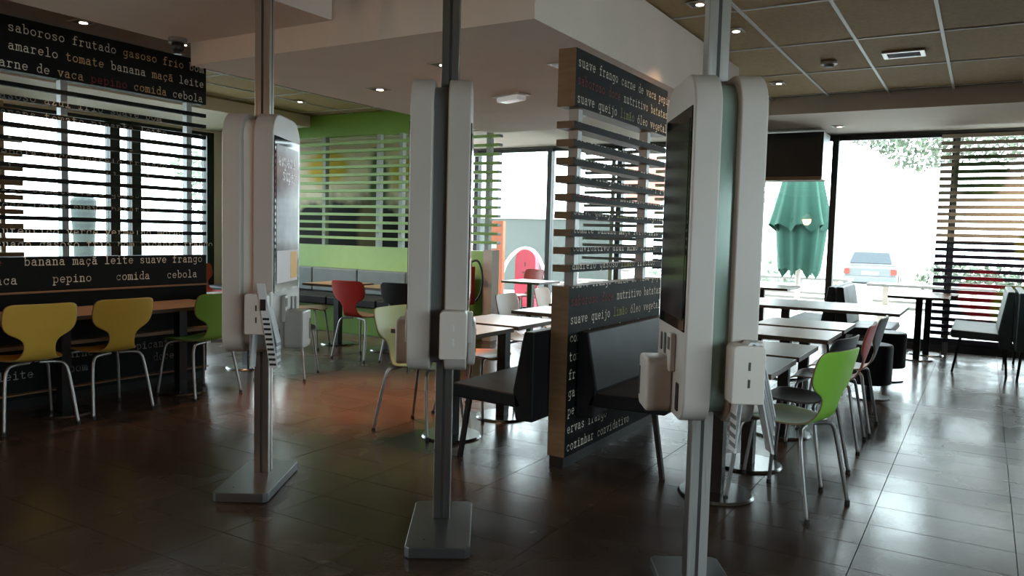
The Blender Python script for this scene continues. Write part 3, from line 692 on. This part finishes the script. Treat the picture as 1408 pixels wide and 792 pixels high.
def pendant(x, y, label):  # unseen lamps added behind the camera to brighten the ceilings
    t = thing('fill_lamp', label, 'lamp', (x, y, 0), 0, 'fill lamps added on the counter side')
    MB().cyl((0, 0), .004, 2.15, 2.93, 6).build('cable', BLK, t)
    MB().cyl((0, 0), .16, 1.98, 2.14, 24, r2=.05).build('shade', mat('shade_paper', (.8, .7, .55), .6, emit=(1, .75, .5), es=1.5), t)
    l = bpy.data.lights.new('bulb', 'POINT'); l.energy = 40; l.color = (1, .60, .36); l.shadow_soft_size = .12
    o = bpy.data.objects.new('bulb', l); COL.objects.link(o); o.parent = t; o.location = (0, 0, 1.93)
for px, lab in ((-6.5, 'leftmost'), (-4.6, 'middle'), (-3.0, 'rightmost')):
    pendant(px, -1.9, lab + ' of the warm fill lamps added behind the viewpoint')
t = thing('emergency_light', 'oblong emergency light fitting on the white soffit', 'light', (-3.323, 5.448, 2.45), radians(-20))
MB().box(-.17, .17, -.06, .06, -.012, -.001).build('back_plate', KPLAST, t); MB().prism(rr(-.13, .13, -.05, -.01, .015, .015, 3), fXZ, -.045, .045).build('diffuser', mat('diffuser', (.75, .75, .75), .3, emit=(1, 1, 1), es=.15), t)
t = thing('smoke_detector', 'round white smoke detector on the brown ceiling', 'detector', (-1.285, 7.519, 2.937))
MB().cyl((0, 0), .07, -.022, 0, 24).build('base', KPLAST, t); MB().cyl((0, 0), .035, -.045, -.022, 20, r2=.045).build('sensor', mat('sensor_grey', (.2, .2, .2), .5), t)
t = thing('air_vent', 'white framed rectangular air vent in the brown ceiling', 'vent', (-.68, 7.43, 2.937))
MB().box(-.16, .16, -.12, -.085, -.012, 0).box(-.16, .16, .085, .12, -.012, 0).box(-.16, -.125, -.085, .085, -.012, 0).box(.125, .16, -.085, .085, -.012, 0).build('frame', KPLAST, t)
MB().box(-.125, .125, -.085, .085, -.003, -.001).build('backing', BLK, t)
for k in range(6): MB().box(-.125, .125, -.075 + .028 * k, -.070 + .028 * k, -.010, -.004).build('louvre', mat('louvre', (.12, .14, .15), .5), t)
t = thing('dome_camera', 'small dome security camera under the ceiling at upper left', 'camera', (-4.74, 3.44, 2.60))
MB().cyl((0, 0), .06, -.03, 0, 20).build('mount', mat('camera_grey', (.22, .21, .20), .5), t); MB().sphere((0, 0, -.055), .045).build('dome', BLK, t)
MB().cyl((.0, 0), .028, -.105, -.09, 14).build('lens', BLK, t)

# fire extinguisher / hose on the green end panel
t = thing('fire_extinguisher', 'red fire extinguisher with black hose on the end of the green wall', 'fire extinguisher', (-5.47, 8.08, 0))
MB().cyl((0, 0), .07, .45, .92, 20).build('cylinder', cm('red'), t); MB().cyl((0, 0), .03, .92, .99, 12).box(-.03, .09, -.012, .012, .985, 1.0).build('valve', BLK, t)
MB().tube([(.02, -.02, .97), (.14, -.03, 1.02), (.22, -.03, .85), (.2, -.03, .6), (.12, -.03, .5)], .013, 8).build('hose', BLK, t)

# ================================================================== OUTSIDE
structm('ground_outside', MB().box(-60, 60, YB + .15, 70, -.25, -.05).box(-70, XL - .2, -40, 70, -.26, -.06).box(XR + .2, 40, -30, YB + .15, -.26, -.06), mat('paving_pale', (.60, .58, .55), .8, var=.1, scale=2))
tag(bpy.data.objects['ground_outside'], 'pale paving outside the windows', 'ground')
gr = MB().box(-60, -13.5, -30, 60, -.11, -.055).build('lawn', mat('grass', (.060, .085, .04), .9, var=.3, scale=3)); tag(gr, 'green lawn outside the left windows', 'lawn')
kw = MB().box(-9, 9, 17.5, 17.8, -.05, .42).build('low_wall', mat('pale_wall', (.42, .42, .40), .8, var=.05)); tag(kw, 'low pale wall between the terrace and the car park', 'wall')
# parasol
t = thing('parasol', 'closed green parasol on a white pole outside the window', 'parasol', (-2.52, 13.0, -.05))
GP = mat('parasol_cloth', (.024, .095, .068), .8, var=.12, scale=4)
def folded(z0, z1, r0, r1, n, ph):
    mb = MB(); rings = []
    nz = 10
    for i in range(nz + 1):
        f = i / nz; r = r0 + (r1 - r0) * f; row = []
        for k in range(n * 4):
            a = 2 * pi * k / (n * 4); rad = r * (1 + .20 * sin(a * n + ph) * (1 - f * .5) + .05 * sin(3 * a)); zz = z0 + (z1 - z0) * f + (.16 * abs(sin(a * n / 2 + ph)) * (1 - f) ** 3)
            row.append(mb.bm.verts.new((rad * cos(a), rad * .75 * sin(a), zz)))
        rings.append(row)
    m_ = n * 4
    for i in range(nz):
        for k in range(m_): mb.face([rings[i][k], rings[i][(k + 1) % m_], rings[i + 1][(k + 1) % m_], rings[i + 1][k]], 0, True)
    return mb
folded(.80, 1.75, .27, .37, 7, 0).build('canopy', GP, t); folded(1.50, 2.95, .43, .17, 8, 1).build('upper_canopy', GP, t)
MB().cyl((0, 0), .04, 0, 3.1, 14).build('pole', PLASTER, t); MB().cyl((0, 0), .3, 0, .08, 20).build('base', PLASTER, t)
# picnic tables
def picnic(x, y, ln_, label):
    t = thing('picnic_table', label, 'picnic table', (x, y, -.05), 0, 'outdoor tables on the terrace')
    pmt = mat('terrace_wood', (.26, .24, .22), .6, var=.1)
    for k in range(3): MB().box(-ln_ / 2, ln_ / 2, -.33 + .225 * k, -.33 + .225 * k + .21, .72, .76).build('top_plank', pmt, t)
    for s in (-1, 1):
        MB().box(-ln_ / 2, ln_ / 2, s * .68 - .13, s * .68 + .13, .42, .46).build('seat_plank', pmt, t)
        xx = s * (ln_ / 2 - .25); MB().box(xx - .04, xx + .04, -.07, .07, 0, .72).box(xx - .04, xx + .04, -.68, .68, .37, .42).build('leg', PLASTER, t)
        for q in (-1, 1): MB().box(xx - .04, xx + .04, q * .62 - .04, q * .62 + .04, 0, .42).build('leg', PLASTER, t)
picnic(-.7, 13.6, 1.7, 'outdoor picnic table just outside the right window')
picnic(-2.9, 14.6, 1.9, 'outdoor picnic table behind the green parasol')
picnic(-6.6, 14.4, 1.6, 'outdoor table outside the far middle window')
# car
def car(x, y, rz, label):
    t = thing('car', label, 'car', (x, y, -.3), rz)
    CW = mat('car_paint', (.10, .11, .115), .3, coat=.5); CGL = mat('car_glass', (.02, .03, .04), .15)
    secs = [(-1.9, .28, .80, .78, .72), (-1.8, .22, .88, .84, .78), (-.9, .2, .90, .85, .80), (.6, .2, .90, .85, .80), (1.7, .22, .72, .82, .76), (2.0, .3, .6, .72, .66)]
    mb = MB(); R = []
    for yy, zb, zt, wb, wt in secs: R.append([mb.bm.verts.new(p) for p in ((-wb, yy, zb), (wb, yy, zb), (wb, yy, zb + (zt - zb) * .6), (wt, yy, zt), (-wt, yy, zt), (-wb, yy, zb + (zt - zb) * .6))])
    for a, b_ in zip(R, R[1:]):
        for k in range(6): mb.face([a[k], a[(k + 1) % 6], b_[(k + 1) % 6], b_[k]])
    mb.face(R[0][::-1]); mb.face(R[-1]); mb.build('body', CW, t, .04, 3)
    mb = MB(); secs = [(-1.82, .86, .76), (-1.5, 1.38, .60), (.1, 1.42, .60), (.85, .86, .74)]
    lo = [mb.bm.verts.new(p) for p in ((-.78, -1.84, .86), (.78, -1.84, .86), (.78, .95, .86), (-.78, .95, .86))]
    hi = [mb.bm.verts.new(p) for p in ((-.6, -1.5, 1.4), (.6, -1.5, 1.4), (.6, .2, 1.42), (-.6, .2, 1.42))]
    for k in range(4): mb.face([lo[k], lo[(k + 1) % 4], hi[(k + 1) % 4], hi[k]])
    mb.face(hi); mb.face(lo[::-1]); cb = mb.build('cabin', CW, t, .03, 3)
    mb = MB(); q = [(-.64, -1.80, .95), (.64, -1.80, .95), (.53, -1.58, 1.30), (-.53, -1.58, 1.30)]
    mb.face([mb.bm.verts.new(p) for p in q]); mb.face([mb.bm.verts.new((p[0], p[1] - .015, p[2])) for p in q])
    mb.build('rear_window', CGL, t)
    for s in (-1, 1):
        MB().box(s * .72 - .09, s * .72 + .09, -1.93, -1.86, .58, .76).build('tail_light', mat('tail_red', (.45, .03, .02), .3), t)
        MB().box(s * .35 - .12, s * .35 + .12, -1.3, -1.2, .7, 1.12).build('headrest', mat('seat_grey', (.15, .17, .2), .7), t)
        for yy in (-1.2, 1.3):
            w = MB().tube([(s * .72, yy, .3), (s * .86, yy, .3)], .3, 20, smooth=0).build('wheel', RUBBER, t)
    MB().box(-.82, .82, -1.98, -1.85, .3, .5).build('bumper', CW, t, .03, 2); MB().box(-.26, .26, -1.915, -1.89, .56, .67).build('number_plate', PAPER, t)
car(-3.35, 30.5, radians(3), 'pale silver hatchback parked outside, seen from behind')
# hedge, trees
def leaves(mb, c, rx, ry, rz_, n, s):
    for _ in range(n):
        while True:
            p = Vector((random.uniform(-1, 1), random.uniform(-1, 1), random.uniform(-1, 1)))
            if p.length < 1: break
        p = Vector((c[0] + p.x * rx, c[1] + p.y * ry, c[2] + p.z * rz_)); a = Vector((random.gauss(0, 1), random.gauss(0, 1), random.gauss(0, 1))).normalized(); b_ = a.orthogonal().normalized(); k = s * random.uniform(.6, 1.3)
        mb.face([mb.bm.verts.new(p + a * k), mb.bm.verts.new(p + b_ * k * .5), mb.bm.verts.new(p - a * k), mb.bm.verts.new(p - b_ * k * .5)])
LEAF = mat('leaf', (.085, .11, .07), .7, var=.3, scale=4); LEAFP = mat('leaf_hazed', (.22, .26, .21), .7, var=.3, scale=4)  # leaf colours paled to carry the outdoor haze
def tree(x, y, h, blobs, label, n=900, s=.12, lm=None, group='trees outside'):
    t = thing('tree', label, 'tree', (x, y, -.05), 0, group)
    mb = MB().tube([(0, 0, 0), (.1, 0, h * .4), (0, .1, h * .8)], .05, 8)
    for bx, by, bz, r in blobs: mb.tube([(0, 0, h * .5), (bx * .5, by * .5, (h * .6 + bz) / 2), (bx, by, bz)], .015, 5)
    mb.build('trunk', mat('bark', (.20, .17, .14), .9), t)
    fm = MB()
    for bx, by, bz, r in blobs: leaves(fm, (bx, by, bz), r, r, r * .6, n // len(blobs), s)
    f = fm.build('foliage', lm or LEAF, t); f['kind'] = 'stuff'
tree(1.2, 21, 5.2, [(-2.6, 0, 3.7, 1.0), (-1.3, 0, 3.9, 1.1), (-2.0, .4, 4.6, 1.3), (0, 0, 4.0, 1.1), (-3.4, 0, 4.2, 1.0), (.2, 0, 4.9, 1.2)], 'leafy tree over the parked car outside the right window', 3200, .085)
tree(1.4, 16.5, 4, [(0, 0, 3.2, 1.0), (.9, 0, 2.9, .9), (1.4, 0, 3.8, 1.2)], 'tree outside behind the right slat screen', 1200, .10)
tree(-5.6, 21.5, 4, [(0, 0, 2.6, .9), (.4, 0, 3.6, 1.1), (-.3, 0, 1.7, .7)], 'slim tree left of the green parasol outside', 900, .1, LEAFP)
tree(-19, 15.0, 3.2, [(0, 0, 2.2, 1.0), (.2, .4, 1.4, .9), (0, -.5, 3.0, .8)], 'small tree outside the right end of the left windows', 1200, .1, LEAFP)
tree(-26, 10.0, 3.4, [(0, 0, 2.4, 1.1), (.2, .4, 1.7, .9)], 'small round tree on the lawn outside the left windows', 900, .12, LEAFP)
hm = MB(); 
for k in range(7): leaves(hm, (-1.0 + .55 * k, 23.5, .35), .6, .5, .55, 260, .09)
hg = hm.build('hedge', LEAF); tag(hg, 'clipped green hedge right of the parked car', 'hedge', kind='stuff')
hm = MB()
for k in range(8): leaves(hm, (-8.6 + .6 * k, 23.5, .25), .6, .5, .6, 200, .09)
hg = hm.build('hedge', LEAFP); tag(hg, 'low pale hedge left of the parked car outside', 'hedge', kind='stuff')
t = thing('street_lamp', 'street lamp standing far beyond the parked car', 'street lamp', (-5.3, 40, -.1))
MB().cyl((0, 0), .10, 0, 5.0, 10).build('pole', POSTG, t); MB().tube([(0, 0, 4.9), (-.2, 0, 5.3), (-.8, 0, 5.4)], .08, 8).build('lamp_head', POSTG, t)
# play corner seen through the far middle window
t = thing('orange_board', 'orange red post panel outside the far middle window', 'panel', (-7.95, 12.6, -.05))
MB().box(-.16, .16, 0, .08, 0, 1.62).build('board', mat('orange_red', (.42, .09, .03), .6), t); MB().box(-.11, .02, -.01, 0, 1.1, 1.2).build('plate', PAPER, t)
t = thing('play_wall', 'grey green low building wall outside the far middle window', 'wall', (-8.9, 16.5, -.05))
MB().box(-2.2, 1.6, 0, .2, 0, 1.75).build('wall_panel', mat('grey_green', (.035, .045, .04), .6, var=.1), t); MB().box(-2.3, 1.7, -.05, .25, 1.75, 1.87).build('coping', PLASTER, t)
t = thing('playground_toy', 'rounded red outdoor play seat with two eye slots', 'play equipment', (-7.35, 12.7, -.05))
MB().prism(rr(-.22, .22, 0, 1.10, .21, .03, 6), fXZ, 0, .12).build('panel', mat('play_red', (.55, .03, .07), .4), t)
MB().box(-.01, .01, -.006, 0, .78, .86).box(-.06, .06, -.006, 0, .66, .68).build('slot', BLK, t)
MB().tube([(-.75, .3, 0), (-.7, .3, .7), (-.35, .3, 1.12), (.05, .3, 1.1), (.3, .3, .6), (.35, .3, 0)], .035, 8).build('hoop', PAPER, t)
t = thing('umbrella_red', 'pale red round outdoor panel near the far window', 'panel', (-6.35, 16.1, -.05)); t.name = 'round_panel'
MB().cyl((0, 0), .05, 0, 2.2, 10).build('post', PLASTER, t)
MB().prism([(.55 * cos(a * pi / 12), 2.55 + .55 * sin(a * pi / 12)) for a in range(24)], fXZ, -.03, .03).build('disc', mat('pale_red', (.45, .15, .12), .6), t)
# wrapped parasol on the lawn side
t = thing('wrapped_parasol', 'closed parasol in a grey green cover outside the left windows', 'parasol', (-13.0, 7.62, -.05))
MB().cyl((0, 0), .14, .55, 1.75, 14, r2=.2).build('cover', mat('cover_grey', (.028, .038, .036), .8, var=.15), t); MB().cyl((0, 0), .03, 0, .55, 10).build('pole', POSTG, t)
MB().sphere((0, 0, 1.75), .2, sz=.5).build('cap', MC['cover_grey'], t)
